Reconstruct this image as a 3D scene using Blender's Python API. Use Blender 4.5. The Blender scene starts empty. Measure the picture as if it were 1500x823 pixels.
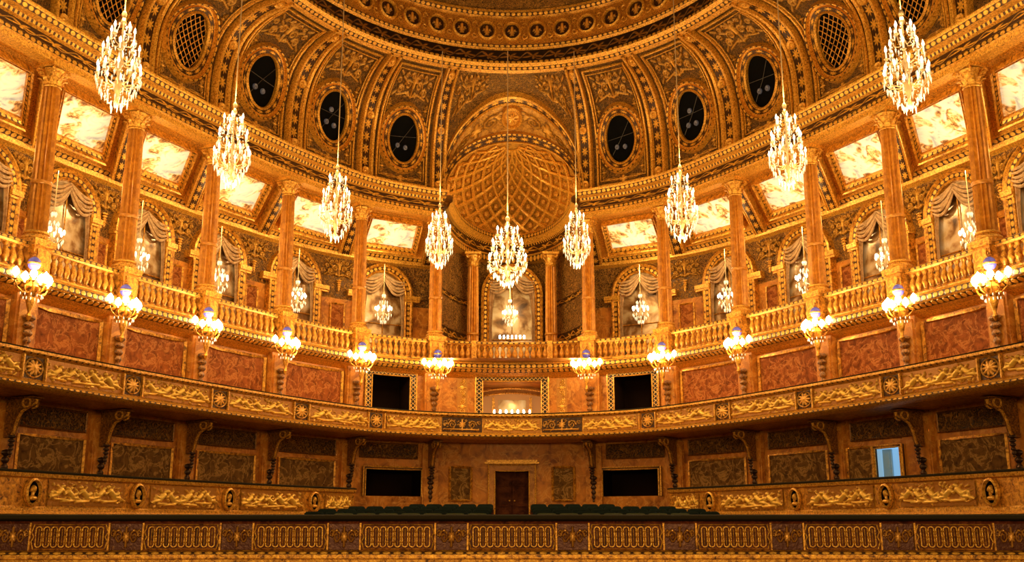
import bpy, math, random
from math import sin,cos,pi,radians,sqrt,atan2,floor
from mathutils import Vector
random.seed(7)
H=7.0; ZO=.2
S=bpy.context.scene; C=S.collection
try:
    S.view_settings.view_transform='Standard'
except Exception: pass
V=Vector
# ------------------------------------------------------------ plan curve
PP=[(0,5.78),(.428,5.69),(.819,5.44),(1.126,5.01),(1.374,4.55),(1.578,4.11),(1.747,3.68),(1.90,3.24),(2.03,2.80),(2.14,2.36),(2.24,1.9),(2.3,1.5)]
def P_(i): 
    return (PP[i] if i>=0 else (-PP[-i][0],PP[-i][1]))
def cur(s):
    s=max(-9.9,min(9.9,s)); i=floor(s); t=s-i
    a,b,c,d=P_(i-1),P_(i),P_(i+1),P_(i+2)
    r=[]
    for k in (0,1):
        r.append(.5*((2*b[k])+(-a[k]+c[k])*t+(2*a[k]-5*b[k]+4*c[k]-d[k])*t*t+(-a[k]+3*b[k]-3*c[k]+d[k])*t**3))
    return r
def TN(s):
    a=cur(s-.15); b=cur(s+.15); t=V((b[0]-a[0],b[1]-a[1],0)).normalized()
    return t,V((-t.y,t.x,0))
def W(s,d,Z):
    x,y=cur(s); t,n=TN(s)
    return V((x+n.x*d,y+n.y*d,Z))
def frame(s,d,Z):
    o=W(s,d,Z); t,n=TN(s)
    return lambda x,y,z: o+t*x+n*y+V((0,0,z))
def rotz(s):
    t,n=TN(s); return atan2(t.y,t.x)
# ------------------------------------------------------------ mesh builder
class MB:
    def __init__(s): s.v=[];s.f=[];s.uv=[];s.m=[];s.h=None
    def face(s,idx,uv=None,mat=0): s.f.append(tuple(idx)); s.uv.append(uv or [(0,0)]*len(idx)); s.m.append(mat)
    def grid(s,rows,mats=None,mat=0,perseg=False,cr=False,cc=False):
        b=len(s.v); nr=len(rows); nc=len(rows[0]); us=[0.0]
        mid=nc//2
        for i in range(1,nr+1):
            us.append(us[-1]+(rows[i%nr][mid]-rows[i-1][mid]).length)
        for r in rows: s.v.extend(r)
        for i in range(nr if cr else nr-1):
            i2=(i+1)%nr
            for j in range(nc if cc else nc-1):
                j2=(j+1)%nc
                if perseg: v0,v1=0,1
                else: v0,v1=j/(nc-1),(j+1)/(nc-1)
                s.face((b+i*nc+j,b+i2*nc+j,b+i2*nc+j2,b+i*nc+j2),[(us[i],v0),(us[i+1],v0),(us[i+1],v1),(us[i],v1)],mats[j] if mats else mat)
    def box(s,F,x0,x1,y0,y1,z0,z1,mat=0):
        b=len(s.v)
        for z in (z0,z1):
            for (x,y) in ((x0,y0),(x1,y0),(x1,y1),(x0,y1)): s.v.append(F(x,y,z))
        w=x1-x0; h=z1-z0; 
        for q in ((0,1,5,4),(1,2,6,5),(2,3,7,6),(3,0,4,7),(4,5,6,7),(3,2,1,0)):
            s.face([b+k for k in q],[(0,0),(w,0),(w,1),(0,1)],mat)
    def tube(s,pts,r,n=6,closed=False,mat=0):
        rows=[]; N=len(pts); up=V((0,0,1)); last=None
        for i,p in enumerate(pts):
            a=pts[(i-1)%N] if (closed or i>0) else pts[i]; c=pts[(i+1)%N] if (closed or i<N-1) else pts[i]
            t=(c-a); t=t.normalized() if t.length>1e-9 else V((1,0,0))
            if last is None:
                q=up if abs(t.z)<.9 else V((1,0,0)); last=t.cross(q).normalized()
            x=(last-t*last.dot(t)); x=x.normalized() if x.length>1e-6 else t.cross(V((1,0,.3))).normalized()
            last=x; y=t.cross(x); rr=r[i] if isinstance(r,(list,tuple)) else r
            rows.append([p+x*(rr*cos(2*pi*k/n))+y*(rr*sin(2*pi*k/n)) for k in range(n)])
        b=len(s.v); s.grid(rows,cc=True,cr=closed,mat=mat)
        if not closed:
            s.face([b+k for k in range(n)][::-1],None,mat); s.face([b+(N-1)*n+k for k in range(n)],None,mat)
    def lathe(s,prof,n=16,F=None,mat=0,fl=None):
        F=F or (lambda x,y,z:V((x,y,z)))
        rows=[]
        for k in range(n):
            a=2*pi*k/n; row=[]
            for (r,z) in prof:
                rr=r*(1-fl*(k%2)) if fl else r
                row.append(F(rr*cos(a),rr*sin(a),z))
            rows.append(row)
        s.grid(rows,cr=True,mat=mat)
    def ball(s,c,rx,ry=None,rz=None,n=8,m=5,mat=0,F=None):
        ry=ry or rx; rz=rz or rx; rows=[]
        for k in range(n):
            a=2*pi*k/n
            row=[]
            for j in range(m+1):
                e=-pi/2+pi*j/m
                x,y,z=c[0]+rx*cos(e)*cos(a),c[1]+ry*cos(e)*sin(a),c[2]+rz*sin(e)
                row.append(F(x,y,z) if F else V((x,y,z)))
            rows.append(row)
        s.grid(rows,cr=True,mat=mat)
    def sweep(s,prof,s0,s1,n,mats=None,Wf=W,mat=0):
        s.grid([[Wf(s0+(s1-s0)*i/n,d,z) for d,z in prof] for i in range(n+1)],mats=mats,perseg=True,mat=mat)
def rootloc(p):
    while p.parent: p=p.parent
    return p.location
def build(name,mb,mats,parent=None,local=False,label=None,ang=40,stuff=False):
    if not isinstance(mats,(list,tuple)): mats=[mats]
    if local: vs=[v*H for v in mb.v]; off=V((0,0,0))
    else:
        vs=[V((v.x*H,v.y*H,(v.z+ZO)*H)) for v in mb.v]
        if parent: off=rootloc(parent).copy()
        else:
            xs=[v.x for v in vs];ys=[v.y for v in vs];zs=[v.z for v in vs]
            off=V(((min(xs)+max(xs))/2,(min(ys)+max(ys))/2,min(zs)))
    me=bpy.data.meshes.new(name)
    me.from_pydata([v-off for v in vs],[],mb.f)
    for m in mats: me.materials.append(m)
    me.polygons.foreach_set('material_index',mb.m)
    me.polygons.foreach_set('use_smooth',[True]*len(mb.f))
    ul=me.uv_layers.new(name='UVMap'); fl=[]
    for u in mb.uv:
        for a in u: fl.extend(a)
    ul.data.foreach_set('uv',fl)
    if mb.h:
        at=me.attributes.new('hgt','FLOAT','POINT'); at.data.foreach_set('value',mb.h)
    try: me.set_sharp_from_angle(angle=radians(ang))
    except Exception: pass
    o=bpy.data.objects.new(name,me); C.objects.link(o)
    if parent: o.parent=parent
    else: o.location=off
    if label: o['label']=label
    if stuff: o['kind']='stuff'
    return o
def tag(o,label,cat=None,group=None,kind=None):
    o['label']=label
    if cat: o['category']=cat
    if group: o['group']=group
    if kind: o['kind']=kind
    return o
def thing(name,label,cat,pos=None,group=None,rz=0):
    o=bpy.data.objects.new(name,None); C.objects.link(o); o.empty_display_size=.1
    if pos is not None: o.location=V((pos.x*H,pos.y*H,(pos.z+ZO)*H))
    o.rotation_euler=(0,0,rz)
    return tag(o,label,cat,group)
def structure(name,mb,mats,label,**k):
    return tag(build(name,mb,mats,**k),label,kind='structure')
def dup(root,parent=None):
    c=root.copy(); C.objects.link(c)
    if parent: c.parent=parent
    for ch in list(root.children): dup(ch,c)
    return c
class Proto:
    def __init__(s,root): s.r=root; s.used=False
    def put(s,pos,rz,label,group,sc=1.0):
        o=s.r if not s.used else dup(s.r)
        s.used=True
        o.location=V((pos.x*H,pos.y*H,(pos.z+ZO)*H)); o.rotation_euler=(0,0,rz); o.scale=(sc,sc,sc)
        o['label']=label; o['group']=group
        return o
ORD=['innermost','second','third','fourth','fifth','sixth','seventh','eighth']
NTH=['first','second','third','fourth','fifth','sixth','seventh','eighth','ninth','tenth','eleventh','twelfth']
def sd(s): return 'left' if s<0 else 'right'
# ------------------------------------------------------------ materials
def nm(name):
    m=bpy.data.materials.new(name); m.use_nodes=True
    return m,m.node_tree,m.node_tree.nodes['Principled BSDF']
def mt(nt,op,*ins):
    n=nt.nodes.new('ShaderNodeMath'); n.operation=op
    for i,x in enumerate(ins):
        if isinstance(x,(int,float)): n.inputs[i].default_value=x
        else: nt.links.new(x,n.inputs[i])
    return n.outputs[0]
def noise(nt,scale,detail=3,dist=0,rough=.5):
    tc=nt.nodes.new('ShaderNodeTexCoord'); n=nt.nodes.new('ShaderNodeTexNoise')
    nt.links.new(tc.outputs['Object'],n.inputs['Vector'])
    n.inputs['Scale'].default_value=scale; n.inputs['Detail'].default_value=detail; n.inputs['Distortion'].default_value=dist; n.inputs['Roughness'].default_value=rough
    return n.outputs['Fac']
def ramp(nt,fac,stops):
    n=nt.nodes.new('ShaderNodeValToRGB'); nt.links.new(fac,n.inputs[0]); cr=n.color_ramp
    cr.elements[0].position=stops[0][0]; cr.elements[0].color=(*stops[0][1],1)
    cr.elements[1].position=stops[-1][0]; cr.elements[1].color=(*stops[-1][1],1)
    for p,c in stops[1:-1]:
        e=cr.elements.new(p); e.color=(*c,1)
    return n.outputs[0]
def mixc(nt,f,a,b,mode='MIX'):
    n=nt.nodes.new('ShaderNodeMix'); n.data_type='RGBA'; n.blend_type=mode
    for k,x in ((0,f),(6,a),(7,b)):
        if isinstance(x,(int,float)): n.inputs[k].default_value=x
        elif isinstance(x,tuple): n.inputs[k].default_value=(*x,1)
        else: nt.links.new(x,n.inputs[k])
    return n.outputs[2]
def bump(nt,b,h,st=.5,dist=.02):
    n=nt.nodes.new('ShaderNodeBump'); n.inputs['Strength'].default_value=st; n.inputs['Distance'].default_value=dist
    nt.links.new(h,n.inputs['Height']); nt.links.new(n.outputs[0],b.inputs['Normal'])
GL=(.92,.465,.048); GM=(.50,.20,.017); GD=(.05,.016,.002)
def fin(b,metal,rough):
    b.inputs['Metallic'].default_value=metal; b.inputs['Roughness'].default_value=rough
def gold(name,sc=9,lo=GM,hi=GL,metal=.45,rough=.38,bs=.5,dark=GD,spec=.5):
    m,nt,b=nm(name); n=noise(nt,sc,5,.6,.65)
    c=ramp(nt,n,[(.32,dark),(.45,lo),(.64,hi)])
    nt.links.new(c,b.inputs['Base Color']); fin(b,metal,rough); b.inputs['Specular IOR Level'].default_value=spec; bump(nt,b,n,bs,.03); return m
def flat(name,col,metal=0,rough=.5,em=None,es=0,samp=True,spec=None):
    m,nt,b=nm(name); b.inputs['Base Color'].default_value=(*col,1); fin(b,metal,rough)
    if spec is not None: b.inputs['Specular IOR Level'].default_value=spec
    if em:
        b.inputs['Emission Color'].default_value=(*em,1); b.inputs['Emission Strength'].default_value=es
        if not samp: m.cycles.emission_sampling='NONE'
    return m
def pat(name,kind,period,hi=GL,lo=GD,metal=.4,bs=.8):
    m,nt,b=nm(name)
    tc=nt.nodes.new('ShaderNodeTexCoord'); sx=nt.nodes.new('ShaderNodeSeparateXYZ'); nt.links.new(tc.outputs['UV'],sx.inputs[0])
    U=mt(nt,'DIVIDE',sx.outputs[0],period); fx=mt(nt,'SUBTRACT',mt(nt,'FRACT',U),.5); fy=mt(nt,'SUBTRACT',sx.outputs[1],.5)
    U2=mt(nt,'MULTIPLY',U,2*pi); sn=mt(nt,'SINE',U2)
    def rad(ax,ay): return mt(nt,'SQRT',mt(nt,'ADD',mt(nt,'POWER',mt(nt,'ABSOLUTE',mt(nt,'MULTIPLY',fx,ax)),2.0),mt(nt,'POWER',mt(nt,'ABSOLUTE',mt(nt,'MULTIPLY',fy,ay)),2.0)))
    th=mt(nt,'ARCTAN2',fy,fx)
    if kind=='egg': val=mt(nt,'SUBTRACT',.42,rad(1,.9))
    elif kind=='rosette':
        val=mt(nt,'SUBTRACT',mt(nt,'ADD',.33,mt(nt,'MULTIPLY',mt(nt,'COSINE',mt(nt,'MULTIPLY',th,8.0)),.10)),rad(1,1))
    elif kind=='guilloche':
        a=mt(nt,'ABSOLUTE',mt(nt,'SUBTRACT',fy,mt(nt,'MULTIPLY',sn,.3))); c=mt(nt,'ABSOLUTE',mt(nt,'ADD',fy,mt(nt,'MULTIPLY',sn,.3)))
        val=mt(nt,'SUBTRACT',.11,mt(nt,'MINIMUM',a,c))
    elif kind=='scroll':
        a=mt(nt,'SUBTRACT',.07,mt(nt,'ABSOLUTE',mt(nt,'SUBTRACT',fy,mt(nt,'MULTIPLY',sn,.32))))
        c=mt(nt,'SUBTRACT',mt(nt,'ADD',.2,mt(nt,'MULTIPLY',mt(nt,'COSINE',mt(nt,'ADD',mt(nt,'MULTIPLY',th,5.0),1.5)),.12)),rad(.6,1))
        val=mt(nt,'MAXIMUM',a,c)
    else:
        val=mt(nt,'SUBTRACT',.3,mt(nt,'ABSOLUTE',fx))
    h=nt.nodes.new('ShaderNodeClamp'); nt.links.new(mt(nt,'MULTIPLY',mt(nt,'ADD',val,.03),9.0),h.inputs[0]); h=h.outputs[0]
    nz=noise(nt,14,4,.4,.6); hi2=ramp(nt,nz,[(.3,tuple(.45*q for q in hi)),(.6,hi)])
    nt.links.new(mixc(nt,h,lo,hi2),b.inputs['Base Color']); fin(b,metal,.4)
    bump(nt,b,mt(nt,'ADD',h,mt(nt,'MULTIPLY',nz,.3)),bs,.04); return m
def vine(name,sc,hi,lo,w=22.,metal=.25,mid=None):
    m,nt,b=nm(name)
    a=noise(nt,sc,1,2.2,.4); c=noise(nt,sc*1.7,1,3.0,.4)
    l1=mt(nt,'SUBTRACT',1.0,mt(nt,'MULTIPLY',mt(nt,'ABSOLUTE',mt(nt,'SUBTRACT',a,.5)),w))
    l2=mt(nt,'SUBTRACT',1.0,mt(nt,'MULTIPLY',mt(nt,'ABSOLUTE',mt(nt,'SUBTRACT',c,.5)),w*.8))
    v=mt(nt,'MAXIMUM',mt(nt,'MAXIMUM',l1,l2),0.0); bg=noise(nt,sc*.6,4)
    bgc=ramp(nt,bg,[(.3,tuple(.5*q for q in lo)),(.7,lo)])
    nt.links.new(mixc(nt,v,bgc,hi),b.inputs['Base Color']); fin(b,metal,.5); bump(nt,b,v,.9,.04); return m
def marble(name,base,dark,vein,sc=1.2,rough=.45,w=30.,dist=1.2,vf=.7,spec=.25):
    m,nt,b=nm(name); n=noise(nt,sc*2,6,.8,.62); a=noise(nt,sc,5,dist,.62)
    l=mt(nt,'MAXIMUM',mt(nt,'SUBTRACT',1.0,mt(nt,'MULTIPLY',mt(nt,'ABSOLUTE',mt(nt,'SUBTRACT',a,.5)),w)),0.0)
    bc=ramp(nt,n,[(.32,dark),(.52,base),(.75,tuple(min(1,q*1.35) for q in base))])
    nt.links.new(mixc(nt,mt(nt,'MULTIPLY',l,vf),bc,vein),b.inputs['Base Color']); fin(b,0,rough); b.inputs['Specular IOR Level'].default_value=spec; return m
mGold=gold('gilded_plaster'); mGoldB=gold('bright_gilding',20,(.62,.27,.026),(1,.57,.08),.4,.35,.4,(.15,.052,.006))
mGoldS=gold('fluted_gold_marble',5,(.50,.185,.016),(.70,.30,.030),.2,.35,.15,(.38,.13,.011))
mCarve=gold('carved_gilding',26,GM,GL,.4,.4,1.0,(.04,.013,.002))
mEgg=pat('egg_and_dart',"egg",.03); mRos=pat('rosette_band','rosette',.07); mGui=pat('guilloche_band','guilloche',.08)
mScr=pat('scroll_band','scroll',.16); mDen=pat('dentil_band','dentil',.022); mGuiD=pat('guilloche_dark','guilloche',.045,hi=(1,.6,.16),lo=(.012,.008,.004))
mLeafD=pat('leaf_frieze_dark','scroll',.12,hi=(.42,.18,.022),lo=(.022,.009,.003))
mVine=vine('foliage_on_dark',5.2,(.50,.235,.034),(.046,.028,.013),14.); mVineS=vine('small_foliage_on_dark',3.4,(.42,.18,.022),(.038,.014,.004),14.)
mVineG=vine('foliage_on_brown',4.6,(.70,.35,.048),(.085,.040,.012),14.)
mVineW=vine('foliage_on_spandrel',4.0,(.66,.31,.04),(.085,.032,.007),15.)
mAmber=marble('amber_marble',(.50,.175,.017),(.22,.062,.008),(.70,.33,.055))
mRed=marble('reddish_marble',(.25,.066,.013),(.11,.026,.006),(.55,.21,.045),2.4,.7,26.,.7,.7,.06)
mGrey=marble('brown_veined_marble',(.145,.066,.016),(.05,.021,.006),(.50,.27,.07),2.2,.7,26.,.7,.7,.06)
mDarkRed=marble('dark_red_marble',(.14,.030,.008),(.05,.011,.003),(.32,.09,.02),2,.5)
mStone=marble('ochre_stone',(.44,.175,.027),(.24,.08,.012),(.58,.26,.045),1.0)
mFloor=marble('dim_floor',(.08,.035,.012),(.04,.015,.006),(.1,.05,.02),1.0)
mVelvet=flat('dark_green_velvet',(.030,.023,.011),0,.9,spec=.1); mSeat=flat('pale_green_velvet',(.085,.092,.042),0,.85,spec=.1); mSeatD=flat('dark_teal_velvet',(.010,.016,.013),0,.9,spec=.05)
mBlack=flat('black_glass',(.002,.002,.002),0,.7,spec=.05); mIron=flat('dark_bronze',(.06,.026,.010),.6,.4); mEquip=flat('grey_equipment',(.12,.11,.10),.3,.4,(.8,.85,1),.03)
mBarD=flat('dark_steel_bar',(.06,.05,.045),.4,.5)
mDark=flat('unlit_interior',(.012,.005,.002),0,.9,spec=.05)
mDrape=marble('pale_silk',(.54,.33,.15),(.28,.14,.05),(.66,.46,.25),3,.6)
mWax=flat('candle_wax',(.9,.8,.6),0,.5,(1,.8,.5),1.2,False)
mFlame=flat('flame',(1,.8,.5),0,.5,(1,.88,.64),32,False)
mFlameC=flat('chandelier_flame',(1,.8,.5),0,.5,(1,.84,.55),7,False)
mCrys=flat('cut_crystal',(.92,.88,.78),.15,.08,(1,.82,.52),.75,False)  # emission stands in for light sparkling through the crystal
mArm=flat('crystal_lit_arm',(.80,.56,.24),.4,.2,(1,.70,.3),.15,False)  # slight emission paints crystal light onto the arms and stem
mGlobe=flat('blue_white_porcelain',(.10,.10,.42),0,.15,(.28,.25,.75),.22,False)  # faint emission put in so the blue stays visible
mWood=gold('dark_door_wood',3,(.055,.014,.005),(.10,.028,.008),0,.75,.2,(.025,.007,.003),.08)
mRope=flat('pale_rope',(.6,.42,.22),0,.7)
mWarm=flat('lamplit_back_wall',(.45,.19,.035),0,.6,(1,.5,.14),.15,False)  # the wall itself glows, lamplight put into its emission
mBlue=flat('daylit_glass',(.3,.5,.65),0,.3,(.30,.52,.70),.5,False); mBlueD=flat('pale_glowing_door',(.22,.34,.40),0,.5,(.2,.4,.5),.15,False)  # door leaf has a faint emission, daylight painted onto it
def mk_mirror():
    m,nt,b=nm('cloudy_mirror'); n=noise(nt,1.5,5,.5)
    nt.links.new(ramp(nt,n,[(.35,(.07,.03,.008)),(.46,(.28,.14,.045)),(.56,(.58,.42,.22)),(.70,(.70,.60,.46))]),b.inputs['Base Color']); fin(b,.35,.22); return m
mMirror=mk_mirror()
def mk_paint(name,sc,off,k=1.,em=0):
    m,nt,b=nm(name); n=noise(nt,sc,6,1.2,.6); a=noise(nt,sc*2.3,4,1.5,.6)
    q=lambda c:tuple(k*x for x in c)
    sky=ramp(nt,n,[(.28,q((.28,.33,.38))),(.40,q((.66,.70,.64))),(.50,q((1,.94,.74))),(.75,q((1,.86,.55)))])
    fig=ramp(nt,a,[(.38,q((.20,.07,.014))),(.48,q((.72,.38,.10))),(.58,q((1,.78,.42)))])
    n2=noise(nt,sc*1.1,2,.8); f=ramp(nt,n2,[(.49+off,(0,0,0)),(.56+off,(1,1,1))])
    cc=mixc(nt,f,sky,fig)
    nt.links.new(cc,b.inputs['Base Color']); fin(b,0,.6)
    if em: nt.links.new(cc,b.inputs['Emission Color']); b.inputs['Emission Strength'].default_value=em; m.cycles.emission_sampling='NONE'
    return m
mPaint=mk_paint('painted_allegory',1.4,-.01,1.0,.22)  # canvases given emission to look strongly lit
mWorn=gold('coffer_ground',9,(.40,.175,.017),(.66,.34,.036),.4,.4,.6,(.14,.048,.005))
def mk_relief(name,lo,hi,metal=.35):  # crevice shade painted in: gilding darkens where the relief is low
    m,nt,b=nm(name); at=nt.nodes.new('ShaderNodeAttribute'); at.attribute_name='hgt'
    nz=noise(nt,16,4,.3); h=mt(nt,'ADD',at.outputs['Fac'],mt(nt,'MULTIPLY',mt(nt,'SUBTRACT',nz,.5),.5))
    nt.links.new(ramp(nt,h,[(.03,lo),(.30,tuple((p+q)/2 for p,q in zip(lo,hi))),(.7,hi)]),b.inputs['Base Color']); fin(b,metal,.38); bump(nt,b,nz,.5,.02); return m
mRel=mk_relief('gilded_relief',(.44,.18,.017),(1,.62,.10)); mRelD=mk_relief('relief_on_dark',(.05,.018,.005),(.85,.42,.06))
mRelR=mk_relief('relief_on_red',(.09,.02,.007),(.80,.38,.06)); mRelC=mk_relief('cut_foliage_gilding',(.22,.09,.010),(.80,.42,.055))
# ------------------------------------------------------------ relief heights
def hmap(caps,A,nx,ny):
    out=[]
    for i in range(nx+1):
        row=[]
        x=-A+2*A*i/nx; cc=[c for c in caps if min(c[0],c[2])-c[4]<=x<=max(c[0],c[2])+c[4]]
        for j in range(ny+1):
            y=-.5+j/ny; h=0
            for (a,b,c,d,r) in cc:
                dx,dy=c-a,d-b; L=dx*dx+dy*dy
                t=max(0,min(1,((x-a)*dx+(y-b)*dy)/L)) if L>0 else 0
                q=((x-a-dx*t)**2+(y-b-dy*t)**2)/(r*r)
                if q<1: h=max(h,sqrt(1-q)*(r/.12)**.5)
            row.append(h)
        out.append(row)
    return out
def figure(cx,fl,sc=1.,dy=0.):
    L=[(0,-.05,.18,.12,.125),(.27,.28,.28,.30,.085),(0,-.08,-.22,.04,.08),(-.22,.04,-.35,-.28,.055),(0,-.14,-.3,-.18,.085),(-.3,-.18,-.58,-.3,.055),(.17,.15,.38,.0,.055),(.38,0,.52,.2,.042),(.15,.15,0,.32,.045),(-.1,-.3,.5,-.34,.07)]
    return [(cx+fl*a*sc,b*sc+dy,cx+fl*c*sc,d*sc+dy,r*sc) for a,b,c,d,r in L]
def spiral(cx,cy,R,fl,turns=1.6,r=.045,n=12):
    out=[];pv=None
    for i in range(n+1):
        t=i/n; a=t*turns*2*pi; q=R*(1-.8*t); p=(cx+fl*q*cos(a),cy+q*sin(a))
        if pv: out.append((*pv,*p,r*(1-.4*t)))
        pv=p
    return out
def bouquet(A):
    c=[]
    for f in (1,-1):
        c+=spiral(f*A*.5,0,.3,f); c+=spiral(f*A*.85,.12,.16,-f,1.2,.035)
    c+=[(0,-.35,0,.35,.06)]
    for k in range(8): c.append((0,0,.2*cos(k*pi/4),.2*sin(k*pi/4),.05))
    return c
def spray():
    c=[]
    for f in (1,-1):
        c+=spiral(f*.30,-.02,.17,f,1.5,.036); c+=spiral(f*.62,-.22,.16,-f,1.5,.034); c+=spiral(f*.20,.30,.12,f,1.3,.03); c+=spiral(f*.82,.06,.12,f,1.3,.03); c+=spiral(f*.52,.30,.10,-f,1.3,.028); c+=spiral(f*.20,-.34,.09,-f,1.2,.026)
        c+=[(0,-.4,f*.3,-.3,.03),(f*.3,-.3,f*.75,-.42,.03),(f*.45,.10,f*.66,.2,.03),(f*.75,.3,f*.92,.4,.03),(f*.80,-.3,f*.95,-.42,.03)]
    c+=[(0,-.42,0,.42,.035),(0,-.05,0,.1,.07)]
    for k in range(9): a=pi*k/8; c.append((0,.1,.15*cos(a),.1+.2*sin(a),.025))
    return c
RSP=hmap(spray(),1.0,60,32)
RV=[]
A3=1.75
for k in range(4):
    c=[]
    rr=random.Random(k+3)
    xs=[-1.4,-.75,-.1,.5,1.2] if k%2 else [-1.25,-.6,.1,.75,1.35]
    for i,x in enumerate(xs): c+=figure(x,rr.choice((1,-1)),rr.uniform(.80,1.05),rr.uniform(-.05,.05))
    for i in range(52):
        x=rr.uniform(-1.68,1.68); y=rr.uniform(-.46,.44); c.append((x,y,x+rr.uniform(-.12,.12),y+rr.uniform(-.10,.10),rr.uniform(.022,.045)))
    RV.append(hmap(c,A3,104,28))
rr=random.Random(9)
RB=hmap(bouquet(1.0),1.0,40,22); RB2=hmap(bouquet(1.45)+[(-1.2,-.3,1.2,-.33,.05)]+[(x,y,x+.08,y+.06,.035) for x,y in [(rr.uniform(-1.4,1.4),rr.uniform(-.42,.4)) for _ in range(30)]],1.45,72,24)
def rosette():
    c=[]
    for k in range(10): a=k*pi/5; c.append((.1*cos(a),.1*sin(a),.3*cos(a),.3*sin(a),.07))
    c.append((0,0,0,0,.12)); pv=None
    for k in range(21):
        a=k*pi/10; p=(.43*cos(a),.43*sin(a))
        if pv: c.append((*pv,*p,.04))
        pv=p
    return c
RR=hmap(rosette(),.5,24,24)
def bust(f):
    c=[(0,.14,.02*f,.2,.17),(.12*f,.12,.19*f,.08,.045),(-.02*f,.1,-.04*f,-.12,.09),(-.2,-.3,.2,-.3,.12),(-.12*f,.22,-.2*f,.1,.09),(.06*f,.02,.12*f,0,.06)]
    return c
RBU=[hmap(bust(1),.5,20,26),hmap(bust(-1),.5,20,26)]
def relief(hm,surf,amp,cut=False):
    mb=MB(); nx=len(hm)-1; ny=len(hm[0])-1
    mb.grid([[surf(i/nx,j/ny,hm[i][j]*amp) for j in range(ny+1)] for i in range(nx+1)])
    mb.h=[hm[i][j] for i in range(nx+1) for j in range(ny+1)]
    if cut:
        keep=[k for k,f in enumerate(mb.f) if max(mb.h[q] for q in f)>.05]
        mb.f=[mb.f[k] for k in keep]; mb.uv=[mb.uv[k] for k in keep]; mb.m=[mb.m[k] for k in keep]
    return mb
# ------------------------------------------------------------ camera / world
cam=bpy.data.cameras.new('camera'); cam.sensor_width=36; cam.lens=36*1524/1500; cam.clip_end=300
co=bpy.data.objects.new('camera',cam); C.objects.link(co); co.location=(0,0,ZO*H); co.rotation_euler=(radians(103.2),0,0); S.camera=co
w=bpy.data.worlds.new('world'); S.world=w; w.use_nodes=True
bg=w.node_tree.nodes['Background']; bg.inputs[0].default_value=(1,.57,.20,1); bg.inputs[1].default_value=.17
def plight(p,e,r=.03,col=(1,.66,.26)):
    l=bpy.data.lights.new('candle_fill_light','POINT'); l.energy=e; l.color=col; l.shadow_soft_size=r*H
    o=bpy.data.objects.new('candle_fill_light',l); C.objects.link(o); o.location=(p.x*H,p.y*H,(p.z+ZO)*H)
def front_fill(x,z,e,tx,tz):  # added warm fill from behind the camera, not a house lamp
    l=bpy.data.lights.new('front_fill_light','AREA'); l.energy=e; l.color=(1,.66,.27); l.shape='RECTANGLE'; l.size=5; l.size_y=2.5
    o=bpy.data.objects.new('front_fill_light',l); C.objects.link(o); o.location=(x*H,-.6*H,(z+ZO)*H)
    d=V((tx,4.4,tz))-V((x,-.6,z)); o.rotation_euler=d.to_track_quat('-Z','Y').to_euler()
front_fill(-.9,.75,1550,-1.0,.15); front_fill(.9,.75,1550,1.0,.15)
# ------------------------------------------------------------ floor
def flz(y): return -.082+(y-4)*.052
mb=MB(); mb.grid([[V((x,y,flz(y))) for y in (1.2,3,4,5,6.1)] for x in (-2.5,-1,0,1,2.5)])
structure('floor',mb,mFloor,'raked auditorium floor')
# ------------------------------------------------------------ walls with holes
def holed(d,z0,z1,s0,s1,holes,zs=(),dep=.2):
    mb=MB(); ss=sorted(set([s0+(s1-s0)*i/128 for i in range(129)]+[h[k] for h in holes for k in (0,1)])); zz=sorted(set([z0,z1]+list(zs)+[h[k] for h in holes for k in (2,3)]))
    for a,b in zip(ss,ss[1:]):
        for p,q in zip(zz,zz[1:]):
            m=((a+b)/2,(p+q)/2)
            if any(h[0]<m[0]<h[1] and h[2]<m[1]<h[3] for h in holes): continue
            i=len(mb.v); mb.v+=[W(a,d,p),W(b,d,p),W(b,d,q),W(a,d,q)]; mb.face((i,i+1,i+2,i+3))
    return mb
groundH=[(-1.78,-1.10,.15,.29),(1.10,1.78,.15,.29),(-.21,.21,-.02,.29),(4.43,4.72,.13,.31)]
midH=[(-1.76,-1.28,.6,.79),(1.28,1.76,.6,.79),(-.37,.37,.58,.785)]
structure('wall_lower',holed(.06,-.1,.50,-8,8,groundH),mAmber,'amber marble wall of the ground floor boxes')
structure('wall_middle',holed(.04,.44,.86,-8,8,midH),mAmber,'amber marble wall of the first tier')
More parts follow.
